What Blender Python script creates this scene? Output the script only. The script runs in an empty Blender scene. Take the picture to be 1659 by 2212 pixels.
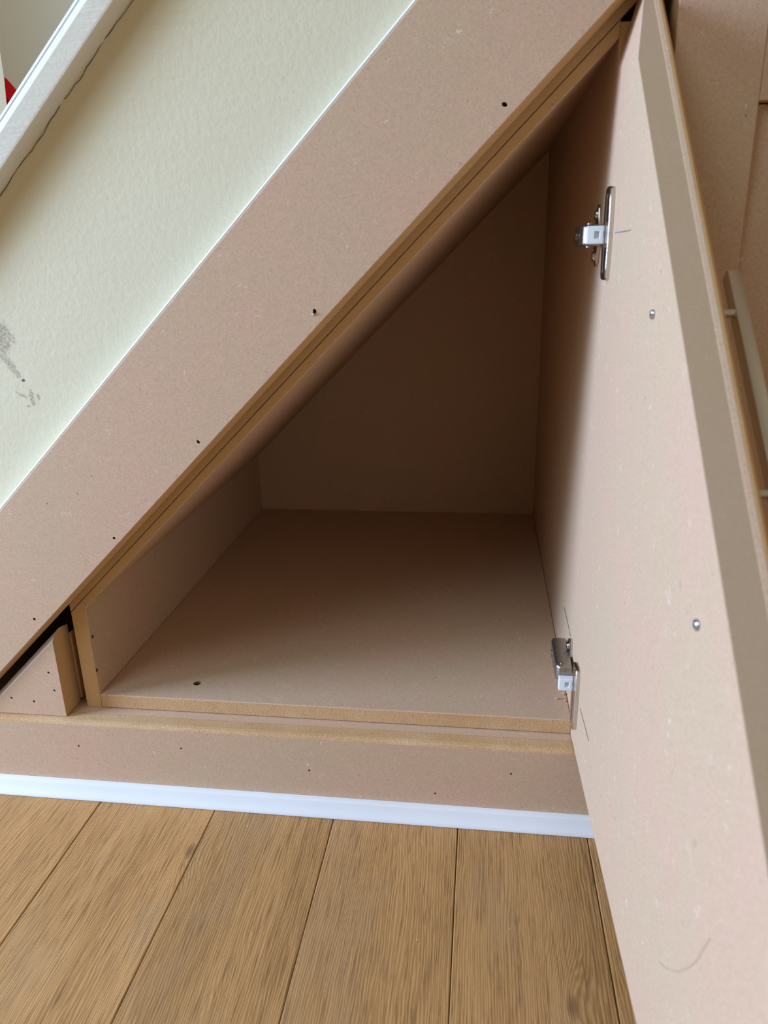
import bpy, bmesh, math, random
from mathutils import Vector, Matrix
random.seed(7)
C = bpy.context.scene.collection
ZF = 0.1143                      # the cupboard datum (top of its bottom board) above the room floor
SL = 0.975                       # rise of the stair slope per metre
W, D = 0.537, 0.673              # inside width and depth of the cupboard
PI = math.pi

# ------------------------------------------------------------------ materials
def lin(c):
    return tuple(((v/255)/12.92 if v/255 <= .04045 else ((v/255+.055)/1.055)**2.4) for v in c) + (1,)
class NT:
    def __init__(s, name):
        s.m = bpy.data.materials.new(name); s.m.use_nodes = True
        s.t = s.m.node_tree; s.b = s.t.nodes['Principled BSDF']
        s.co = s.t.nodes.new('ShaderNodeTexCoord')
    def n(s, kind, **kw):
        nd = s.t.nodes.new('ShaderNode' + kind)
        for k, v in kw.items():
            setattr(nd, k, v)
        return nd
    def put(s, sock, v):
        if isinstance(v, bpy.types.NodeSocket): s.t.links.new(v, sock)
        elif v is not None: sock.default_value = v
    def math(s, op, a, b=None, c=None, clamp=False):
        nd = s.n('Math', operation=op); nd.use_clamp = clamp
        s.put(nd.inputs[0], a)
        if b is not None: s.put(nd.inputs[1], b)
        if c is not None: s.put(nd.inputs[2], c)
        return nd.outputs[0]
    def map(s, scale=(1,1,1), rot=(0,0,0), loc=(0,0,0), vec=None):
        nd = s.n('Mapping'); s.put(nd.inputs[0], vec if vec is not None else s.co.outputs['Object'])
        nd.inputs['Location'].default_value = loc; nd.inputs['Rotation'].default_value = rot; nd.inputs['Scale'].default_value = scale
        return nd.outputs[0]
    def noise(s, scale, detail=2, rough=.5, vec=None, dist=0):
        nd = s.n('TexNoise'); s.put(nd.inputs['Vector'], vec if vec is not None else s.co.outputs['Object'])
        nd.inputs['Scale'].default_value = scale; nd.inputs['Detail'].default_value = detail
        nd.inputs['Roughness'].default_value = rough; nd.inputs['Distortion'].default_value = dist
        return nd.outputs['Fac']
    def ramp(s, f, a, b, lo=0.0, hi=1.0):
        nd = s.n('MapRange'); nd.clamp = True
        s.put(nd.inputs['Value'], f); nd.inputs['From Min'].default_value = a; nd.inputs['From Max'].default_value = b
        nd.inputs['To Min'].default_value = lo; nd.inputs['To Max'].default_value = hi
        return nd.outputs[0]
    def mix(s, f, a, b, mode='MIX'):
        nd = s.n('Mix', data_type='RGBA', blend_type=mode)
        s.put(nd.inputs[0], f); s.put(nd.inputs[6], a); s.put(nd.inputs[7], b)
        return nd.outputs[2]
    def val(s, f):                       # scalar -> grey colour
        nd = s.n('CombineColor')
        for i in range(3): s.put(nd.inputs[i], f)
        return nd.outputs[0]
    def bump(s, h, strength=.3, dist=.001):
        nd = s.n('Bump'); nd.inputs['Strength'].default_value = strength; nd.inputs['Distance'].default_value = dist
        s.put(nd.inputs['Height'], h); s.t.links.new(nd.outputs[0], s.b.inputs['Normal'])
    def done(s, col, rough=.7, metal=0, spec=.3):
        s.put(s.b.inputs['Base Color'], col); s.put(s.b.inputs['Roughness'], rough)
        s.b.inputs['Metallic'].default_value = metal; s.b.inputs['Specular IOR Level'].default_value = spec
        return s.m

def mdf(name, base, tint, speck=.21, fibre=1.0, bump=.12):
    t = NT(name)
    blot = t.ramp(t.noise(9, 4, .6), .38, .66)
    c = t.mix(blot, base, tint)
    f1 = t.noise(520, 3, .75, dist=.6); f2 = t.noise(1300, 2, .6)
    sp = t.math('ADD', t.math('MULTIPLY', t.math('SUBTRACT', f1, .5), 1.5*speck*2), t.math('MULTIPLY', t.math('SUBTRACT', f2, .5), speck*2.2))
    c = t.mix(1.0, c, t.val(t.math('ADD', 1.0, sp)), 'MULTIPLY')
    # short pale and dark fibres pressed into the board
    for sc, seed, lo, col, amt in ((110, 3.1, .66, (.78,.68,.56,1), .75*fibre), (150, 9.7, .68, (.16,.10,.06,1), .5*fibre)):
        v = t.map(loc=(seed, seed*2, seed*.7))
        r = t.math('ABSOLUTE', t.math('SUBTRACT', t.noise(sc, 1.5, .5, v, 1.2), .5))
        line = t.ramp(r, .004, .016, 1, 0)
        mask = t.ramp(t.noise(sc*.75, 1, .4, t.map(loc=(seed*5, 1, seed))), lo, lo+.03)
        c = t.mix(t.math('MULTIPLY', t.math('MULTIPLY', line, mask), amt), c, col)
    vo = t.n('TexVoronoi'); t.put(vo.inputs['Vector'], t.co.outputs['Object']); vo.inputs['Scale'].default_value = 55
    sep = t.n('SeparateColor'); t.put(sep.inputs[0], vo.outputs['Color'])
    dot = t.math('MULTIPLY', t.ramp(vo.outputs['Distance'], .03, .06, 1, 0), t.math('GREATER_THAN', sep.outputs[0], .86))
    c = t.mix(t.math('MULTIPLY', dot, .7), c, (.07,.04,.025,1))
    t.bump(f1, bump, .0006)
    return t.done(c, .72, 0, .25)
M = {}
M['face'] = mdf('mdf_face', (.550,.388,.246,1), (.585,.375,.252,1))
M['edge'] = mdf('mdf_cut_edge', (.56,.345,.155,1), (.60,.38,.18,1), speck=.10, fibre=.35, bump=.35)
M['planed'] = mdf('mdf_planed_edge', (.54,.39,.25,1), (.56,.395,.265,1), speck=.08, fibre=.3, bump=.15)
M['rough'] = mdf('mdf_rough_edge', (.54,.31,.135,1), (.63,.41,.215,1), speck=.3, fibre=.5, bump=1.0)
M['hole'] = mdf('mdf_hole', (.12,.07,.035,1), (.10,.06,.03,1), fibre=0)

def paint(name, col, rough=.45, b=.1, brush=0, spec=.4):
    t = NT(name)
    h = t.noise(260, 3, .6)
    if brush:
        h2 = t.noise(60, 4, .65, t.map((.16, 1, 1.4), (0, math.radians(44.3), 0)))
        h = t.math('ADD', t.math('MULTIPLY', h, .35), t.math('MULTIPLY', h2, brush))
    t.bump(h, b, .0012)
    c = t.mix(t.ramp(t.noise(5, 3), .35, .7), col, tuple(v*.95 for v in col[:3]) + (1,))
    return t.done(c, rough, 0, spec)
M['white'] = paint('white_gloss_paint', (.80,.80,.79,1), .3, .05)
M['capwhite'] = paint('white_brushed_paint', (.69,.63,.50,1), .35, .6, brush=1.8)
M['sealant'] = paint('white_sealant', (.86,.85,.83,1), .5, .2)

def cream(stained):
    t = NT('cream_wall_paint' + ('_stained' if stained else ''))
    col = (.67,.60,.405,1)
    c = t.mix(t.ramp(t.noise(4, 3), .35, .7), col, (.69,.62,.43,1))
    h = t.math('ADD', t.math('MULTIPLY', t.noise(170, 3, .6), .5), t.noise(38, 4, .6, t.map((.2, 1, 1.5), (0, math.radians(44.3), 0))))
    t.bump(h, .45, .0016)
    if stained:
        sx = t.n('SeparateXYZ'); t.put(sx.inputs[0], t.co.outputs['Object'])
        X, Z = sx.outputs['X'], sx.outputs['Z']
        def blob(x, z, rx, rz, ang):
            ca, sa = math.cos(ang), math.sin(ang)
            dx = t.math('SUBTRACT', X, x); dz = t.math('SUBTRACT', Z, z)
            u = t.math('DIVIDE', t.math('ADD', t.math('MULTIPLY', dx, ca), t.math('MULTIPLY', dz, sa)), rx)
            v = t.math('DIVIDE', t.math('SUBTRACT', t.math('MULTIPLY', dz, ca), t.math('MULTIPLY', dx, sa)), rz)
            r = t.math('SQRT', t.math('ADD', t.math('MULTIPLY', u, u), t.math('MULTIPLY', v, v)))
            r = t.math('ADD', r, t.math('MULTIPLY', t.math('SUBTRACT', t.noise(130, 4, .75), .5), 2.6))
            return t.ramp(r, .75, 1.05, 1, 0)
        g = None
        for a in ((-.030, .412+ZF, .013, .015, .6), (-.034, .396+ZF, .008, .012, .2), (-.027, .382+ZF, .004, .011, .5),
                  (-.0215, .3735+ZF, .003, .005, .7), (-.021, .352+ZF, .0065, .0018, -.5), (-.0105, .350+ZF, .0026, .0085, .1),
                  (-.003, .350+ZF, .0022, .0032, 0), (-.0155, .341+ZF, .002, .0012, 0)):
            b = blob(*a); g = b if g is None else t.math('MAXIMUM', g, b)
        grime = t.math('MULTIPLY', g, t.ramp(t.noise(330, 4, .75), .40, .66, .18, .92))
        c = t.mix(grime, c, (.25,.20,.125,1))
        d = blob(-.0165, .3665+ZF, .0022, .0018, .4)
        c = t.mix(t.math('MULTIPLY', d, .9), c, (.05,.045,.04,1))
    return t.done(c, .42, 0, .45)
M['cream'] = cream(False); M['creamst'] = cream(True)

def metal(name, col, rough, noise=0):
    t = NT(name)
    r = t.ramp(t.noise(500, 3, .7), .3, .7, rough, rough+noise) if noise else rough
    return t.done(col, r, 1.0, .5)
M['nickel'] = metal('polished_nickel', (.62,.58,.53,1), .14, .12)
M['darknickel'] = metal('brushed_nickel_arm', (.40,.36,.32,1), .28, .2)
M['satin'] = metal('satin_nickel', (.60,.56,.47,1), .36, .06)
M['zinc'] = metal('zinc_screw', (.66,.72,.80,1), .25)
M['black'] = metal('blackened_screw', (.05,.045,.04,1), .4)
def plain(name, col, rough=.5, spec=.4):
    t = NT(name); c = t.mix(t.noise(70, 3), tuple(v*.93 for v in col[:3])+(1,), col)
    return t.done(c, rough, 0, spec)
M['plastic'] = plain('white_plastic', (.83,.84,.84,1), .35)
M['kraft'] = plain('beige_paper', (.52,.41,.25,1), .6)
M['kraftside'] = plain('pale_beige_paper', (.54,.46,.34,1), .6)
M['red'] = plain('red_cloth', (.92,.006,.014,1), .8, .05)
M['dark'] = plain('dark_crack', (.09,.07,.045,1), .9)
M['hair'] = plain('dark_hair', (.03,.022,.018,1), .5)
M['pencil'] = plain('pencil_mark', (.16,.15,.16,1), .6)
M['tread'] = plain('stair_carpet', (.30,.27,.23,1), .9)
M['smear'] = plain('brown_smear', (.50,.345,.215,1), .75, .2)
M['chip'] = mdf('mdf_crumb', (.50,.33,.19,1), (.55,.38,.24,1))

def oak():
    t = NT('oak_planks')
    geo = t.n('NewGeometry'); rnd = geo.outputs['Random Per Island']
    off = t.n('CombineXYZ'); t.put(off.inputs[0], t.math('MULTIPLY', rnd, 3.0)); t.put(off.inputs[1], t.math('MULTIPLY', rnd, 17.0)); t.put(off.inputs[2], t.math('MULTIPLY', rnd, 5.0))
    va = t.n('VectorMath', operation='ADD'); t.put(va.inputs[0], t.co.outputs['Object']); t.put(va.inputs[1], off.outputs[0])
    v = va.outputs[0]
    sx = t.n('SeparateXYZ'); t.put(sx.inputs[0], t.co.outputs['Object'])
    X, Y = sx.outputs['X'], sx.outputs['Y']
    # growth rings drift slowly along the board and swell round the knots
    drift = t.math('MULTIPLY', t.math('SUBTRACT', t.noise(1, 2, .5, t.map((9, 1.6, 9), vec=v)), .5), .05)
    drift = t.math('ADD', drift, t.math('MULTIPLY', t.math('SUBTRACT', t.noise(1, 3, .6, t.map((55, 9, 55), vec=v)), .5), .009))
    ring = t.math('ADD', X, drift)
    knots = ((.139, -.106, .022, .012), (.519, -.237, .026, .016))
    kd = None
    for kx, ky, s, a in knots:
        dx = t.math('SUBTRACT', X, kx); dy = t.math('MULTIPLY', t.math('SUBTRACT', Y, ky), .5)
        r2 = t.math('ADD', t.math('MULTIPLY', dx, dx), t.math('MULTIPLY', dy, dy))
        g = t.math('POWER', 2.718, t.math('MULTIPLY', r2, -1/(s*s)))
        ring = t.math('ADD', ring, t.math('MULTIPLY', g, a))
        core = t.ramp(r2, 0, .00004, .6, 0); kd = core if kd is None else t.math('MAXIMUM', kd, core)
    ph = t.math('MULTIPLY', ring, 2*PI/.0024)
    ph = t.math('ADD', ph, t.math('MULTIPLY', t.noise(1, 2, .5, t.map((330, 17, 330), vec=v)), 8.0))
    w = t.ramp(t.math('SINE', ph), -1, 1)
    streak = t.noise(1, 4, .7, t.map((620, 20, 620), vec=v))
    broad = t.noise(1, 3, .55, t.map((26, 2.2, 26), vec=v))
    c = t.mix(t.ramp(broad, .3, .7), (0.372,0.186,0.060,1), (0.531,0.282,0.103,1))
    c = t.mix(t.math('MULTIPLY', t.math('POWER', w, 1.5), .55), c, (0.689,0.401,0.161,1))
    c = t.mix(t.math('MULTIPLY', t.ramp(streak, .50, .66), .75), c, (0.186,0.087,0.030,1))
    c = t.mix(t.math('MULTIPLY', t.ramp(t.noise(1, 2, .5, t.map((15, 7, 15), vec=v)), .52, .75), .28), c, (0.455,0.313,0.177,1))
    c = t.mix(kd, c, (0.138,0.069,0.030,1))
    tone = t.ramp(rnd, 0, 1, .93, 1.07); c = t.mix(1.0, c, t.val(tone), 'MULTIPLY')
    vo = t.n('TexVoronoi'); t.put(vo.inputs['Vector'], t.co.outputs['Object']); vo.inputs['Scale'].default_value = 48
    sep = t.n('SeparateColor'); t.put(sep.inputs[0], vo.outputs['Color'])
    dust = t.math('MULTIPLY', t.ramp(vo.outputs['Distance'], .02, .05, 1, 0), t.math('GREATER_THAN', sep.outputs[1], .8))
    c = t.mix(t.math('MULTIPLY', dust, .6), c, (0.854,0.689,0.450,1))
    t.bump(t.math('ADD', t.math('MULTIPLY', w, .6), t.math('MULTIPLY', streak, -.8)), .35, .0006)
    return t.done(c, t.ramp(streak, .3, .7, .40, .55), 0, .4)
M['oak'] = oak()

# ------------------------------------------------------------------ mesh helpers (x, y, z in cupboard coordinates; ZF is added on linking)
def new(): return bmesh.new()
def loft(bm, A, B, cap=0, side=1, sides=None):
    """two matching loops -> closed solid"""
    a = [bm.verts.new(p) for p in A]; b = [bm.verts.new(p) for p in B]; n = len(a)
    f = bm.faces.new(a); f.material_index = cap; f = bm.faces.new(b[::-1]); f.material_index = cap
    for i in range(n):
        f = bm.faces.new((a[i], b[i], b[(i+1) % n], a[(i+1) % n])); f.material_index = side if sides is None else sides[i]
    return a + b
def box(bm, x0, x1, y0, y1, z0, z1, axis='y', cap=0, side=1):
    if axis == 'y': A = [(x0,y0,z0),(x1,y0,z0),(x1,y0,z1),(x0,y0,z1)]; B = [(x,y1,z) for x,_,z in A]
    elif axis == 'x': A = [(x0,y0,z0),(x0,y1,z0),(x0,y1,z1),(x0,y0,z1)]; B = [(x1,y,z) for _,y,z in A]
    else: A = [(x0,y0,z0),(x1,y0,z0),(x1,y1,z0),(x0,y1,z0)]; B = [(x,y,z1) for x,y,_ in A]
    return loft(bm, A, B, cap, side)
def slope(bm, prof, x0, x1, cap=0, side=1, sides=None):
    """profile of (y, height above the slope line at x=0) run up the stair slope from x0 to x1"""
    A = [(x0, y, c+SL*x0) for y, c in prof]; B = [(x1, y, c+SL*x1) for y, c in prof]
    return loft(bm, A, B, cap, side, sides)
def bevel(bm, w, seg=1, ang=30):
    bmesh.ops.recalc_face_normals(bm, faces=bm.faces)
    ed = [e for e in bm.edges if len(e.link_faces) == 2 and e.calc_face_angle(0) > math.radians(ang)]
    bmesh.ops.bevel(bm, geom=ed, offset=w, segments=seg, affect='EDGES', profile=.5, clamp_overlap=True)
def cyl(bm, p, q, r, r2=None, seg=20, mi=0):
    p, q = Vector(p), Vector(q); d = q-p
    rot = Vector((0,0,1)).rotation_difference(d.normalized()).to_matrix().to_4x4()
    g = bmesh.ops.create_cone(bm, cap_ends=True, segments=seg, radius1=r, radius2=r if r2 is None else r2, depth=d.length, matrix=Matrix.Translation((p+q)/2) @ rot)
    for v in g['verts']:
        for f in v.link_faces: f.material_index = mi
def tube(bm, pts, r, seg=6):
    rings = []
    for i, p in enumerate(pts):
        p = Vector(p); d = (Vector(pts[min(i+1, len(pts)-1)]) - Vector(pts[max(i-1, 0)])).normalized()
        u = d.orthogonal().normalized(); v = d.cross(u)
        rings.append([bm.verts.new(p + r*(math.cos(k*2*PI/seg)*u + math.sin(k*2*PI/seg)*v)) for k in range(seg)])
    for a, b in zip(rings, rings[1:]):
        for k in range(seg): bm.faces.new((a[k], a[(k+1) % seg], b[(k+1) % seg], b[k]))
    bm.faces.new(rings[0][::-1]); bm.faces.new(rings[-1])
def empty(name, loc, label, cat, group=None, kind=None):
    o = bpy.data.objects.new(name, None); C.objects.link(o); o.location = (loc[0], loc[1], loc[2]+ZF); o.empty_display_size = .02
    return tag(o, label, cat, group, kind)
def tag(o, label=None, cat=None, group=None, kind=None):
    for k, v in (('label', label), ('category', cat), ('group', group), ('kind', kind)):
        if v: o[k] = v
    return o
def wloc(o):
    v = Vector((0,0,0))
    while o is not None: v += o.location; o = o.parent
    return v
def obj(name, bm, mats, parent=None, smooth=False, origin=None):
    bmesh.ops.recalc_face_normals(bm, faces=bm.faces)
    off = Vector((0,0,ZF))
    base = wloc(parent) if parent else (Vector(origin)+off if origin else Vector((0,0,0)))
    bmesh.ops.translate(bm, verts=bm.verts, vec=off-base)
    me = bpy.data.meshes.new(name); bm.to_mesh(me); bm.free()
    for m in (mats if isinstance(mats, (list, tuple)) else [mats]): me.materials.append(M[m])
    if smooth:
        for p in me.polygons: p.use_smooth = True
        me.set_sharp_from_angle(angle=math.radians(35))
    o = bpy.data.objects.new(name, me); C.objects.link(o)
    if parent: o.parent = parent
    elif origin: o.location = base
    return o
def nailhole(p, axis, r=.0013, depth=.006):
    """a ragged little cutter whose axis runs along `axis`"""
    bm = new(); n = 9; a = Vector(axis).normalized(); u = a.orthogonal().normalized(); v = a.cross(u); p = Vector(p)
    rr = [r*random.uniform(.8, 1.3) for _ in range(n)]
    A = [p - a*.002 + (u*math.cos(i*2*PI/n)*.85 + v*math.sin(i*2*PI/n))*rr[i] for i in range(n)]
    loft(bm, A, [q + a*(depth+.002) for q in A], 0, 0); return bm
def drill(o, cutters, mat='hole'):
    bm = new()
    for c in cutters:
        me = bpy.data.meshes.new('tmp'); c.to_mesh(me); c.free(); bm.from_mesh(me); bpy.data.meshes.remove(me)
    bmesh.ops.recalc_face_normals(bm, faces=bm.faces)
    base = wloc(o); bmesh.ops.translate(bm, verts=bm.verts, vec=Vector((0,0,ZF))-base)
    me = bpy.data.meshes.new('cut'); bm.to_mesh(me); bm.free(); me.materials.append(M[mat])
    k = bpy.data.objects.new('cut', me); C.objects.link(k); k.location = base
    md = o.modifiers.new('cut', 'BOOLEAN'); md.object = k; md.solver = 'EXACT'; md.operation = 'DIFFERENCE'
    if hasattr(md, 'material_mode'): md.material_mode = 'TRANSFER'
    bpy.context.view_layer.update()
    dg = bpy.context.evaluated_depsgraph_get()
    nm = bpy.data.meshes.new_from_object(o.evaluated_get(dg)); o.modifiers.clear(); o.data = nm
    bpy.data.objects.remove(k)
def screw(name, p, nrm, r, h, mat, parent, cross=True):
    """domed screw head with a cross recess, sitting on p and facing nrm"""
    bm = new(); n = Vector(nrm).normalized(); u = n.orthogonal().normalized(); v = n.cross(u); p = Vector(p); seg = 20
    rings = []
    for rr, hh in ((r, -.0006), (r, h*.35), (r*.82, h*.8), (r*.55, h), (r*.30, h), (r*.22, h*.35)):
        ring = []
        for k in range(seg):
            a = k*2*PI/seg; q = rr
            if cross and rr < r*.6: q = rr*(1.0 + .7*max(0, math.cos(4*a)))*.8
            ring.append(bm.verts.new(p + n*hh + q*(math.cos(a)*u + math.sin(a)*v)))
        rings.append(ring)
    for a, b in zip(rings, rings[1:]):
        for k in range(seg): bm.faces.new((a[k], a[(k+1) % seg], b[(k+1) % seg], b[k]))
    bm.faces.new(rings[-1]); bm.faces.new(rings[0][::-1])
    return obj(name, bm, mat, parent, smooth=True)

# ------------------------------------------------------------------ the setting
# oak-effect plank floor
bm = new(); X0, P = .0066, .1371
for k in range(-5, 10):
    a, b = X0 + k*P, X0 + (k+1)*P; g, ch = .0004, .0008
    prof = [(a+g, -.010), (b-g, -.010), (b-g, -ch), (b-g-ch, 0), (a+g+ch, 0), (a+g, -ch)]
    loft(bm, [(x, -1.5, -ZF+z) for x, z in prof], [(x, -.020, -ZF+z) for x, z in prof], 0, 0)
box(bm, X0-5*P, X0+10*P, -1.5, .90, -ZF-.05, -ZF-.0102, 'z', 1, 1)
box(bm, X0-5*P, X0+10*P, -.0195, .90, -ZF-.0101, -ZF-.001, 'z', 1, 1)
floor = tag(obj('floor', bm, ['oak', 'dark']), kind='structure')

# white bead at the foot of the plinth rail
bm = new()
prof = [(-.0302, -.0972), (-.0345, -.0972), (-.0372, -.0985), (-.0385, -.1010), (-.0398, -.1040), (-.0425, -.1078), (-.0445, -.1102), (-.0458, -.1120), (-.0459, -.1134), (-.0452, -.1141), (-.0302, -.1141)]
loft(bm, [(-.42, y, z) for y, z in prof], [(.572, y, z) for y, z in prof], 0, 0)
tag(obj('baseboard_front', bm, 'white', smooth=True), kind='structure')

# stair side wall (cream), its crack, the white string cap and the sealant line
bm = new(); y0, y1 = -.012, .012
A = [(-.40, y0, .255-.40*SL), (.95, y0, .255+.95*SL), (.95, y0, .5425+.95*SL), (-.40, y0, .5425-.40*SL)]
loft(bm, A, [(x, y1, z) for x, _, z in A], 0, 0)
wall = tag(obj('wall_front', bm, 'creamst'), kind='structure')
bm = new(); n = 90; top, bot = [], []
for i in range(n+1):
    x = -.15 + .40*i/n
    j = random.uniform(-.0007, .0007) + .0009*math.sin(i*.55) - .0005*math.sin(i*1.9); wd = random.uniform(.0003, .0009)
    top.append((x, -.0124, .5412+j+SL*x)); bot.append((x, -.0124, .5412+j-wd+SL*x))
loft(bm, top + bot[::-1], [(x, -.0118, z) for x, _, z in top + bot[::-1]], 0, 0)
obj('crack', bm, 'dark', wall)
bm = new()
prof = [(-.0118, .5420), (-.0318, .5420), (-.0330, .5428), (-.0332, .5450), (-.0332, .5652), (-.0330, .5662), (-.0322, .5690), (-.0309, .5722), (-.0297, .5740),
        (-.0292, .5745), (-.0296, .5750), (-.0299, .5757), (-.0297, .5770), (-.0285, .5792), (-.0258, .5815), (.0350, .5835), (.0350, .5440), (-.0118, .5440)]
slope(bm, prof, -.30, .95, 0, 0, [2,0,0,0,1,1,1,1,1,1,1,1,1,1,1,1,1,2])
cap = tag(obj('trim_1', bm, ['capwhite', 'white', 'capwhite'], smooth=True), kind='structure')
for p in cap.data.polygons: p.use_smooth = p.material_index == 1
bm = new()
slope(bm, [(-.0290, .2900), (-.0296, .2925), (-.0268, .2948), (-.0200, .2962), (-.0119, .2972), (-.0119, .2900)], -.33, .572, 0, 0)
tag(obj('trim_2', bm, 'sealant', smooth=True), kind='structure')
# walls round the stair void; the long left box is added, unseen, to block daylight
bm = new(); box(bm, -.70, 1.40, .86, .88, -ZF, 2.2, 'y', 0, 0); tag(obj('wall_back', bm, 'cream'), kind='structure')
bm = new(); box(bm, -.70, -.68, .012, .86, -ZF, .25, 'x', 0, 0); box(bm, -2.2, -1.10, .0, .0119, -ZF, 2.2, 'y', 0, 0); tag(obj('wall_left_and_blocker', bm, 'cream'), kind='structure')
# the flight of stairs behind the string
bm = new(); pts = []
for k in range(7):
    x = -.66 + .195*k; z = .285 + SL*(x+.27)
    pts += [(x+.0, z-.19), (x, z)]
pts.append((pts[-1][0]+.195, pts[-1][1]))
low = [(x, .31+SL*x) for x in (pts[-1][0], pts[0][0])]
A = [(x, .036, z) for x, z in pts + low]
loft(bm, A, [(x, .858, z) for x, _, z in A], 0, 0)
tag(obj('staircase', bm, 'tread', origin=(0, .45, .2)), kind='structure')

# ------------------------------------------------------------------ the understairs cupboard
cup = empty('understairs_cupboard', (.27, 0, -ZF), 'unpainted brown MDF cupboard built under the slope of the stairs, its door swung wide open', 'cupboard')
MF = ['face', 'edge', 'rough', 'hole']
# bottom board with its rough front edge
bm = new()
A = [(.0004, 0, -.0172), (W-.0004, 0, -.0172), (W-.0004, 0, 0), (.0004, 0, 0)]
loft(bm, A, [(x, D, z) for x, _, z in A], 2, 0); bevel(bm, .0009, 2)
fb = obj('bottom_board', bm, MF, cup)
bm = new(); cyl(bm, (.1057, .0333, .002), (.1057, .0333, -.004), .0052, .0030)
drill(fb, [bm])
screw('screw', (.1057, .0333, -.0030), (0,0,1), .0034, .0012, 'black', fb)
# base the bottom board lies on (shows as a thin strip in front of it)
bm = new(); box(bm, -.30, .556, -.0119, D, -.036, -.018, 'z', 0, 1); obj('base_panel', bm, MF, cup)
# side panels
bm = new(); x0, x1, e = -.018, 0, .1228
A = [(x0, 0, -.0178), (x1, 0, -.0178), (x1, 0, e+SL*x1), (x0, 0, e+SL*x0)]
loft(bm, A, [(x, D, z) for x, _, z in A], 1, 0); bevel(bm, .0005)
lp = obj('side_panel', bm, MF, cup)
cut = []
for (y, z) in ((.0053, .0728), (.0026, .0307)):
    b = new(); cyl(b, (.001, y, z), (-.004, y, z), .0024, .0016, 12); cut.append(b)
drill(lp, cut)
for (y, z) in ((.0053, .0728), (.0026, .0307)): screw('screw', (-.0025, y, z), (1,0,0), .0014, .0008, 'black', lp)
bm = new(); box(bm, W, W+.018, .001, D, -.0178, .645, 'x', 0, 1); bevel(bm, .0005); obj('side_panel', bm, MF, cup)
bm = new(); box(bm, -.02, W+.02, D, D+.012, -.0178, .68, 'y', 0, 1); obj('back_panel', bm, MF, cup)
# sloping top and the batten that runs above its front edge
bm = new(); slope(bm, [(0, .1105), (0, .1230), (D, .1230), (D, .1105)], 0, W, 1, 0, [1, 0, 1, 0]); bevel(bm, .0006); obj('sloping_top', bm, MF, cup)
bm = new(); slope(bm, [(0, .1237), (0, .1750), (.018, .1750), (.018, .1237)], -.018, W+.030, 1, 1); obj('batten', bm, MF, cup)
# the sloping fascia board
bm = new()
F = [(-.3000, -.018), (-.1585, -.018), (.572, .1366+SL*.572), (.572, .2905+SL*.572), (-.3000, .2905-.3*SL)]
Bk = [(-.3000, -.018), (-.1537, -.018), (.572, .1318+SL*.572), (.572, .2905+SL*.572), (-.3000, .2905-.3*SL)]
loft(bm, [(x, -.030, z) for x, z in F], [(x, -.012, z) for x, z in Bk], 0, 1); bevel(bm, .0005)
fa = obj('fascia_board', bm, MF, cup)
drill(fa, [nailhole((x, -.030, z), (.3, 1, -.3), r) for x, z, r in ((.4476,.5859,.0019),(.2859,.4300,.0018),(.1648,.3103,.0016),(.0637,.2085,.0014),(-.0424,.1115,.0015))])
bm = new(); cyl(bm, (.2838, -.0313, .4275), (.2848, -.0285, .4285), .0014, .0012, 10); obj('nail', bm, 'zinc', fa)
# plinth rail with its rounded sawn top edge
bm = new()
prof = [(-.030, -ZF+.0004), (-.030, -.0222), (-.0292, -.0203), (-.0275, -.0190), (-.0245, -.0182), (-.0124, -.0180), (-.0124, -ZF+.0004)]
loft(bm, [(-.42, y, z) for y, z in prof], [(.572, y, z) for y, z in prof], 1, 0, [0, 2, 2, 2, 2, 0, 0])
pr = obj('plinth_rail', bm, ['face', 'edge', 'rough', 'hole'], cup)
drill(pr, [nailhole((x, -.030, z), (.1, 1, -.1), .0012) for x, z in ((-.0182,-.0503),(.1057,-.0451),(.2526,-.0632),(.4735,-.0507),(.3925,-.0828))])

# the open door: local frame s (out from the hinge), o (through the door), z
HX = .5366; TH = math.radians(1.6); DR = Vector((math.sin(TH), -math.cos(TH), 0)); NR = Vector((math.cos(TH), math.sin(TH), 0))
def dp(s, o, z): return Vector((HX, 0, 0)) + DR*s + NR*o + Vector((0, 0, z))
K = .972; HC0 = .6795; B = -.016; SE = .556
bm = new()
iv = [bm.verts.new(dp(*p)) for p in ((0, 0, B), (SE, 0, B), (SE, 0, HC0-K*SE), (.0796, 0, HC0-K*.0796), (0, 0, .613), (0, .0172, HC0))]   # the thin tip is shaved back
ov = [bm.verts.new(dp(*p)) for p in ((0, .018, B), (SE, .018, B), (SE, .018, HC0-K*SE), (0, .018, HC0))]
for vs_, mi in (((iv[0], iv[1], iv[2], iv[3], iv[4]), 0), ((iv[4], iv[3], iv[5]), 0), ((iv[2], ov[2], ov[3], iv[5], iv[3]), 1), ((iv[0], iv[4], iv[5], ov[3], ov[0]), 1),
                ((iv[0], ov[0], ov[1], iv[1]), 1), ((iv[1], ov[1], ov[2], iv[2]), 1), ((ov[0], ov[3], ov[2], ov[1]), 0)):
    bm.faces.new(vs_).material_index = mi
door = obj('door', bm, ['face', 'planed', 'rough', 'hole'], cup)
bm = new()                                                         # front layer: small cove, square edge, then a steep chamfer
rows = [(.0180, .0005), (.0208, .0014), (.0228, .0014), (.0300, -.0170)]
loops = []
for o, e in rows:
    c = HC0 + e; f = SE + .004 + e*.3
    loops.append([bm.verts.new(dp(*p)) for p in ((.0005, o, B), (f, o, B), (f, o, c-K*f), (.0005, o, c))])
for r_, (a, b) in enumerate(zip(loops, loops[1:])):
    for k in range(4): bm.faces.new((a[k], a[(k+1) % 4], b[(k+1) % 4], b[k])).material_index = 0 if r_ == 0 else 1
bm.faces.new(loops[0]); bm.faces.new(loops[-1][::-1])
obj('door_front', bm, MF, door)
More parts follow.
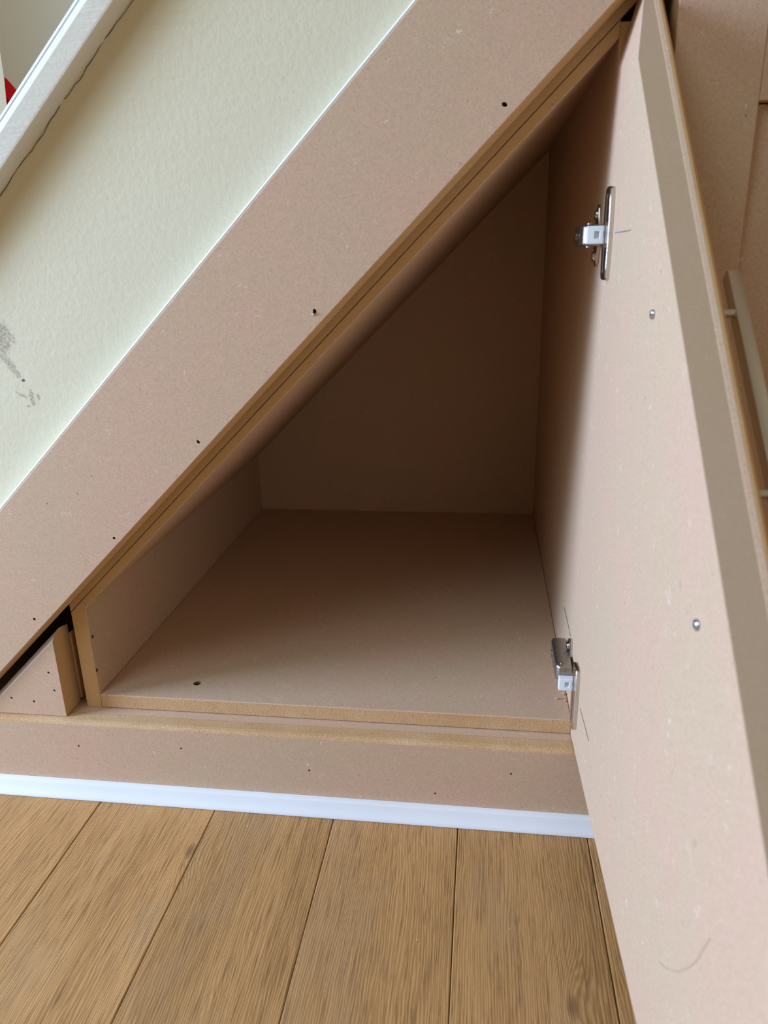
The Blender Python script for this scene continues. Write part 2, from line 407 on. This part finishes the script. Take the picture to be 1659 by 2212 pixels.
# bar handle on the far face, parallel to the sloping edge
HC = .589; s0, s1 = .1352, .300; hk = .954
al = (dp(1, 0, -hk) - dp(0, 0, 0)).normalized(); dn = (dp(-hk, 0, -1) - dp(0, 0, 0)).normalized()
def hp(t, d, o): return dp(s0, 0, HC-hk*s0) + al*t + dn*d + NR*o
bm = new(); Lh = .21
sec = [(0, .0602), (0, .0672), (.0012, .0690), (.0045, .0700), (.0090, .0700), (.0112, .0680), (.0120, .0650), (.0112, .0612), (.0095, .0594), (.0014, .0592)]
loft(bm, [hp(0, d, o) for d, o in sec], [hp(Lh, d, o) for d, o in sec], 0, 0); bevel(bm, .0004, 2, 50)
for t in (.036, Lh-.036): cyl(bm, hp(t, .0034, .0290), hp(t, .0034, .0600), .0030, seg=18)
tag(obj('handle', bm, 'satin', door, smooth=True), 'long satin nickel bar handle')
for s, z in ((.1904, .4353), (.3396, .2927)):
    screw('screw', dp(s, 0, z), -NR, .0033, .0022, 'zinc', door)
def mark(name, pts, w, mat):
    bm = new(); A, Bq = [], []
    for i, (s, z) in enumerate(pts):
        a, b = pts[max(i-1, 0)], pts[min(i+1, len(pts)-1)]; d = Vector((b[0]-a[0], b[1]-a[1])).normalized(); q = Vector((-d.y, d.x))*w
        A.append((s+q.x, z+q.y)); Bq.append((s-q.x, z-q.y))
    lp_ = A + Bq[::-1]
    loft(bm, [dp(s, -.0002, z) for s, z in lp_], [dp(s, .0001, z) for s, z in lp_], 0, 0)
    return obj(name, bm, mat, door)
mark('pencil_mark', [(.043, .4882), (.062, .4879), (.082, .4880), (.1015, .4882)], .00035, 'pencil')
mark('smear', [(.348, .072), (.358, .080), (.3673, .0894), (.3755, .0985), (.3829, .109), (.391, .121), (.3982, .134), (.4039, .1486), (.4094, .1624)], .0005, 'smear')
mark('smear', [(.3035, .3010), (.3045, .2990), (.3055, .2968)], .0007, 'smear')

# hinges
def hinge(zc, pdz, adz, bdz, label):
    h = empty('hinge', (W, 0, zc), None, None); h.parent = cup; h.location = Vector((W, 0, zc+ZF)) - cup.location
    tag(h, label)
    bm = new()                                                     # wing plate screwed to the side panel
    wing = [(.026,-.0095),(.030,-.016),(.032,-.0235),(.0375,-.0265),(.043,-.0235),(.045,-.016),(.049,-.0095),(.066,-.0085),(.066,.0085),(.049,.0095),(.045,.016),(.043,.0235),(.0375,.0265),(.032,.0235),(.030,.016),(.026,.0095)]
    loft(bm, [(W-.0001, y, zc+z) for y, z in wing], [(W-.0030, y, zc+z) for y, z in wing], 0, 0); bevel(bm, .0007, 2)
    mp = obj('mounting_plate', bm, 'nickel', h, smooth=True)
    for z in (-.0175, .0175): screw('screw', (W-.0028, .0375, zc+z), (-1,0,0), .0046, .0030, 'nickel', h)
    bm = new()                                                     # folded channel arm
    sec = [(-.0196,-.0078),(-.0196,.0078),(-.0180,.0090),(-.0030,.0090),(-.0030,-.0090),(-.0180,-.0090)]
    st = ((.0030,.80),(.0060,.95),(.0120,1.0),(.0600,1.0),(.0660,.9),(.0690,.72))
    za = zc+adz; rings = [[bm.verts.new((W + x*(k if x < -.01 else 1), y, za+z*k)) for x, z in sec] for y, k in st]
    for a, b in zip(rings, rings[1:]):
        for i in range(6): bm.faces.new((a[i], a[(i+1) % 6], b[(i+1) % 6], b[i]))
    bm.faces.new(rings[0][::-1]); bm.faces.new(rings[-1]); bevel(bm, .0008, 2)
    cyl(bm, (W-.0206, .045, za), (W-.0190, .045, za), .0040, seg=16); cyl(bm, (W-.0204, .022, za), (W-.0190, .022, za), .0028, seg=16)
    for zz in (-1, 1): cyl(bm, (W-.013, .0095, za+zz*.0085), (W-.013, .0095, za+zz*.0100), .0022, seg=14)
    obj('arm', bm, 'darknickel', h, smooth=True)
    bm = new()                                                     # white soft-close block with a square socket
    x0, x1, z0, z1 = W-.0165, W+.0005, zc+bdz-.0073, zc+bdz+.0073
    box(bm, x0, x1, -.0045, .0028, z0, z1, 'y', 0, 0); bevel(bm, .0008, 2)
    bm.faces.ensure_lookup_table()
    ff = min((f for f in bm.faces if f.calc_area() > 1e-4), key=lambda f: f.calc_center_median().y)
    r = bmesh.ops.inset_individual(bm, faces=[ff], thickness=.0046); bmesh.ops.scale(bm, vec=(.55, 1, 1), verts=ff.verts, space=Matrix.Translation(-ff.calc_center_median()))
    ex = bmesh.ops.extrude_discrete_faces(bm, faces=[ff])['faces'][0]
    bmesh.ops.translate(bm, vec=(0, .004, 0), verts=ex.verts); bmesh.ops.scale(bm, vec=(.55, 1, .55), verts=ex.verts, space=Matrix.Translation(-ex.calc_center_median()))
    tag(obj('soft_close_block', bm, 'plastic', h), 'white plastic block with a square socket')
    bm = new()                                                     # oblong cup flange on the door
    c = .0225; n = 12; hw, hh = .0125, .0365; zz = zc+pdz
    def oval(sc, o):
        pts = []
        for k in range(2*n):
            a = k*PI/n; sx, sz = math.cos(a), math.sin(a)
            pts.append(dp(c + (hw-.0012*(1-sc)*8)*math.copysign(abs(sx)**.7, sx)*sc, o, zz + math.copysign((hh-hw*.75), sz)*(1 if abs(sz) > .05 else 0)*min(1, abs(sz)*1.6) + hw*.75*sz*sc))
        return [bm.verts.new(p) for p in pts]
    rg = [oval(1, .0003), oval(1, -.0036), oval(.96, -.0043), oval(.45, -.0045), oval(.40, -.0012)]
    for a, b in zip(rg, rg[1:]):
        for i in range(2*n): bm.faces.new((a[i], a[(i+1) % (2*n)], b[(i+1) % (2*n)], b[i]))
    bm.faces.new(rg[0][::-1]); bm.faces.new(rg[-1])
    obj('cup_flange', bm, 'nickel', h, smooth=True)
    return h
hinge(.4876, 0, 0, 0, 'upper concealed hinge')
hinge(.0520, -.0075, .0025, -.0062, 'lower concealed hinge')

# ------------------------------------------------------------------ small triangular drawer front at the low end
dr = empty('triangular_drawer', (-.08, 0, -.0178), 'small triangular MDF drawer front tucked into the low left corner beside the cupboard post', 'drawer')
xd = -.0321; zb = -.0172
def tri(y, c, z0=zb, x1=xd): return [((z0-c)/SL, y, z0), (x1, y, z0), (x1, y, c+SL*x1)]
bm = new()
rows = [(-.0215, .1112), (-.0106, .1192), (-.0048, .1197), (.0006, .1183), (.0046, .1179)]
loops = [[bm.verts.new(p) for p in tri(y, c)] for y, c in rows]
for i, (a, b) in enumerate(zip(loops, loops[1:])):
    for k in range(3):
        f = bm.faces.new((a[k], a[(k+1) % 3], b[(k+1) % 3], b[k])); f.material_index = 4 if (k == 2 and i == 0) else 1  # sloping chamfer coloured white, standing in for the daylight it catches
bm.faces.new(loops[0]); bm.faces.new(loops[-1][::-1])
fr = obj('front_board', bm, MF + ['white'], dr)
drill(fr, [nailhole((x, -.0215, z), (.1, 1, -.1), .0013) for x, z in ((-.0965,.0035),(-.0690,.0005),(-.0412,.0165),(-.0440,.0395))])
bm = new(); loft(bm, tri(.0054, .1172), tri(.0112, .1165), 0, 1); bevel(bm, .0004); obj('back_board', bm, MF, dr)
bm = new(); loft(bm, tri(.0118, .1040, -.0135, -.0300), tri(.0178, .1040, -.0135, -.0300), 0, 1); loft(bm, tri(.0178, .085, -.0135, -.034), tri(.30, .085, -.0135, -.034), 1, 0); obj('drawer_box', bm, MF, dr)

# ------------------------------------------------------------------ tall cupboard to the right, behind the open door
tc = empty('tall_cupboard', (.85, 0, -ZF), 'tall MDF cupboard to the right, standing in shade behind the open door', 'cupboard')
xs, xe = .5738, .6388; zt = 1.6
bm = new(); box(bm, xs, xe, -.030, -.005, -ZF+.0005, zt, 'y', 0, 1); bevel(bm, .0006); obj('stile', bm, MF, tc)
bm = new(); box(bm, xe+.0003, 1.15, -.0295, -.005, .5797, .66, 'y', 0, 1); bevel(bm, .0005); obj('top_rail', bm, MF, tc)
bm = new(); box(bm, xe+.0003, 1.15, -.0205, -.005, -ZF+.0005, .5785, 'y', 0, 1); obj('panel', bm, MF, tc)
bm = new(); box(bm, xe+.0003, 1.15, -.0295, -.005, .6605, zt, 'y', 0, 1); obj('upper_panel', bm, MF, tc)
bm = new(); box(bm, xs+.001, 1.15, -.0049, .55, -ZF+.0005, zt, 'y', 0, 1); obj('body', bm, MF, tc)

# ------------------------------------------------------------------ bags on the stairs
tz = .285 + SL*(-.66+.195*2+.27)
bm = new(); zb2 = tz+.0005
A = [(-.262, .135, zb2), (-.122, .135, zb2), (-.122, .235, zb2), (-.262, .235, zb2)]
mid = [(-.266, .128, .60), (-.1172, .128, .60), (-.1240, .190, .60), (-.1172, .245, .60), (-.266, .245, .60)]
a = [bm.verts.new(p) for p in (A[0], A[1], (-.122, .185, zb2), A[2], A[3])]
rings = [a]
for z, xr, fold in ((.45, -.1215, .002), (.60, -.1130, .005), (.66, -.1080, .008), (.715, -.1065, .012), (.80, -.1075, .015)):
    rings.append([bm.verts.new(p) for p in ((-.268, .130, z), (xr+.038, .130, z), (xr-.020-fold, .185, z), (xr-.058, .240, z), (-.268, .240, z))])
for p, q in zip(rings, rings[1:]):
    for k in range(5):
        f = bm.faces.new((p[k], p[(k+1) % 5], q[(k+1) % 5], q[k])); f.material_index = 1 if k in (1, 2) else 0
bm.faces.new(a[::-1]); bm.faces.new(rings[-1])
tag(obj('paper_bag', bm, ['kraft', 'kraftside'], origin=(-.19, .185, zb2)), 'beige paper bag at the left edge, standing on the stairs beyond the white cap rail', 'bag')
bm = new()
A = [(-.262, .262, zb2), (-.105, .262, zb2), (-.098, .262, .575), (-.1205, .262, .620), (-.1740, .268, .7010), (-.215, .275, .722), (-.260, .262, .640)]
Bb = [(-.262, .36, zb2), (-.105, .36, zb2), (-.102, .36, .560), (-.125, .35, .605), (-.180, .34, .690), (-.215, .335, .715), (-.260, .36, .630)]
mid = [((p[0]+q[0])/2 + .004, (p[1]+q[1])/2, (p[2]+q[2])/2 + (.004 if i > 1 else 0)) for i, (p, q) in enumerate(zip(A, Bb))]
loops = [[bm.verts.new(p) for p in L_] for L_ in (A, mid, Bb)]
for p, q in zip(loops, loops[1:]):
    for k in range(7): bm.faces.new((p[k], p[(k+1) % 7], q[(k+1) % 7], q[k]))
bm.faces.new(loops[0]); bm.faces.new(loops[-1][::-1])
tag(obj('cloth_bag', bm, 'red', origin=(-.18, .31, zb2)), 'bright red bag peeking out behind the beige paper bag on the stairs', 'bag')

# ------------------------------------------------------------------ crumbs, dust and hairs
for (x, y, sx, sy, lab) in ((.5255, .0385, .0055, .0022, 'crumb of MDF on the cupboard floor, the one lying farthest from the lower hinge'),
                            (.5330, .0480, .0038, .0026, 'crumb of MDF on the cupboard floor close under the white hinge block'),
                            (.5335, .0350, .0030, .0024, 'crumb of MDF on the cupboard floor nearest to the front edge and door')):
    bm = new(); bmesh.ops.create_icosphere(bm, subdivisions=2, radius=1)
    for v in bm.verts:
        k = random.uniform(.75, 1.2); v.co = Vector((x + v.co.x*sx*k*.55, y + v.co.y*sy*k*.6, .0013 + v.co.z*.0014*k))
    zmin = min(v.co.z for v in bm.verts)
    for v in bm.verts: v.co.z += .0001-zmin
    tag(obj('crumb', bm, 'chip', origin=(x, y, 0)), lab, 'crumb', 'crumbs of board by the lower hinge')
bm = new()
for i in range(150):
    if i < 90: x, y = random.gauss(.48, .035), random.gauss(.20, .06)
    else: x, y = random.uniform(.03, .52), random.uniform(.08, .60)
    if not (.01 < x < .53 and .03 < y < .65): continue
    r = random.uniform(.0003, .0008); a = random.uniform(0, PI); c_, s_ = math.cos(a)*r, math.sin(a)*r
    v = [bm.verts.new(p) for p in ((x-c_*2, y-s_*2, .00015), (x+s_, y-c_, .00015), (x+c_*2, y+s_*2, .00015), (x-s_, y+c_, .00015), (x, y, .0002+r))]
    for k in range(4): bm.faces.new((v[k], v[(k+1) % 4], v[4]))
    bm.faces.new(v[:4][::-1])
tag(obj('sawdust', bm, 'chip', origin=(.3, .2, 0)), 'fine pale sawdust scattered over the cupboard floor', 'sawdust', kind='stuff')
bm = new(); tube(bm, [(W-.0006, .118-.010*i, .0755+.0004*i-.00006*i*i) for i in range(8)], .00025, 5)
tag(obj('hair', bm, 'hair', origin=(W-.0006, .08, .075)), 'thin dark hair lying on the right side panel above the lower hinge', 'hair')
bm = new(); tube(bm, [dp(.046+.0088*i, -.0005, .0455+.0004*i-.00006*i*i) for i in range(7)], .0002, 5)
tag(obj('hair', bm, 'hair', origin=(.537, -.04, .02)), 'thin dark hair on the open door just below the lower hinge flange', 'hair')

# ------------------------------------------------------------------ light: daylight from a tall window to the left, and the dim room
def area(name, loc, aim, sx, sy, power, col):
    l = bpy.data.lights.new(name, 'AREA'); l.shape = 'RECTANGLE'; l.size = sx; l.size_y = sy; l.energy = power; l.color = col
    o = bpy.data.objects.new(name, l); C.objects.link(o); o.location = (loc[0], loc[1], loc[2]+ZF)
    d = Vector(aim) - Vector(loc); o.rotation_euler = d.to_track_quat('-Z', 'Y').to_euler(); return o
area('window_daylight', (-1.92, -.68, .70), (.25, -.05, .22), .65, 1.2, 91, (.645, .90, 1.36))
area('front_fill', (-.85, -1.55, 2.0), (.2, -.05, .25), 1.1, 1.1, 20, (.74, .92, 1.08))  # added soft fill from the front left, for the board faces and floor
w = bpy.data.worlds.new('room'); bpy.context.scene.world = w; w.use_nodes = True
bg = w.node_tree.nodes['Background']; bg.inputs[0].default_value = (1.0, .85, .66, 1); bg.inputs[1].default_value = .22
tcw = w.node_tree.nodes.new('ShaderNodeTexCoord'); sxw = w.node_tree.nodes.new('ShaderNodeSeparateXYZ'); mrw = w.node_tree.nodes.new('ShaderNodeMapRange')
w.node_tree.links.new(tcw.outputs['Generated'], sxw.inputs[0]); w.node_tree.links.new(sxw.outputs['X'], mrw.inputs[0])   # added: background raised towards the right to lift faces turned that way
for k, v in ((1, 0.0), (2, 1.0), (3, .20), (4, .58)): mrw.inputs[k].default_value = v
w.node_tree.links.new(mrw.outputs[0], bg.inputs[1])

# ------------------------------------------------------------------ camera
sc = bpy.context.scene
cam = bpy.data.cameras.new('camera'); co = bpy.data.objects.new('camera', cam); C.objects.link(co); sc.camera = co
R = Vector((.9916, -.0201, -.1279)), Vector((.1275, .3263, .9366)), Vector((-.0229, .9451, -.3261))
yaw, pitch, roll = -.13576, -.33218, -.02426
sa, ca, sb, cb = math.sin(yaw), math.cos(yaw), math.sin(pitch), math.cos(pitch)
fwd = Vector((sa*cb, ca*cb, sb)); right = Vector((ca, -sa, 0)); up = right.cross(fwd)
r2 = right*math.cos(roll) + up*math.sin(roll); u2 = -right*math.sin(roll) + up*math.cos(roll)
co.matrix_world = Matrix(((r2.x, u2.x, -fwd.x, .43409), (r2.y, u2.y, -fwd.y, -.69321), (r2.z, u2.z, -fwd.z, .47343+ZF), (0, 0, 0, 1)))
cam.sensor_fit = 'VERTICAL'; cam.sensor_height = 36; cam.lens = 36*1592.48/2212
cam.clip_start = .01
cam.dof.use_dof = True; cam.dof.focus_distance = .86; cam.dof.aperture_fstop = cam.lens/3.0
vs = sc.view_settings; vs.view_transform = 'Standard'; vs.look = 'None'; vs.gamma = 1; vs.exposure = -.07; vs.use_curve_mapping = False
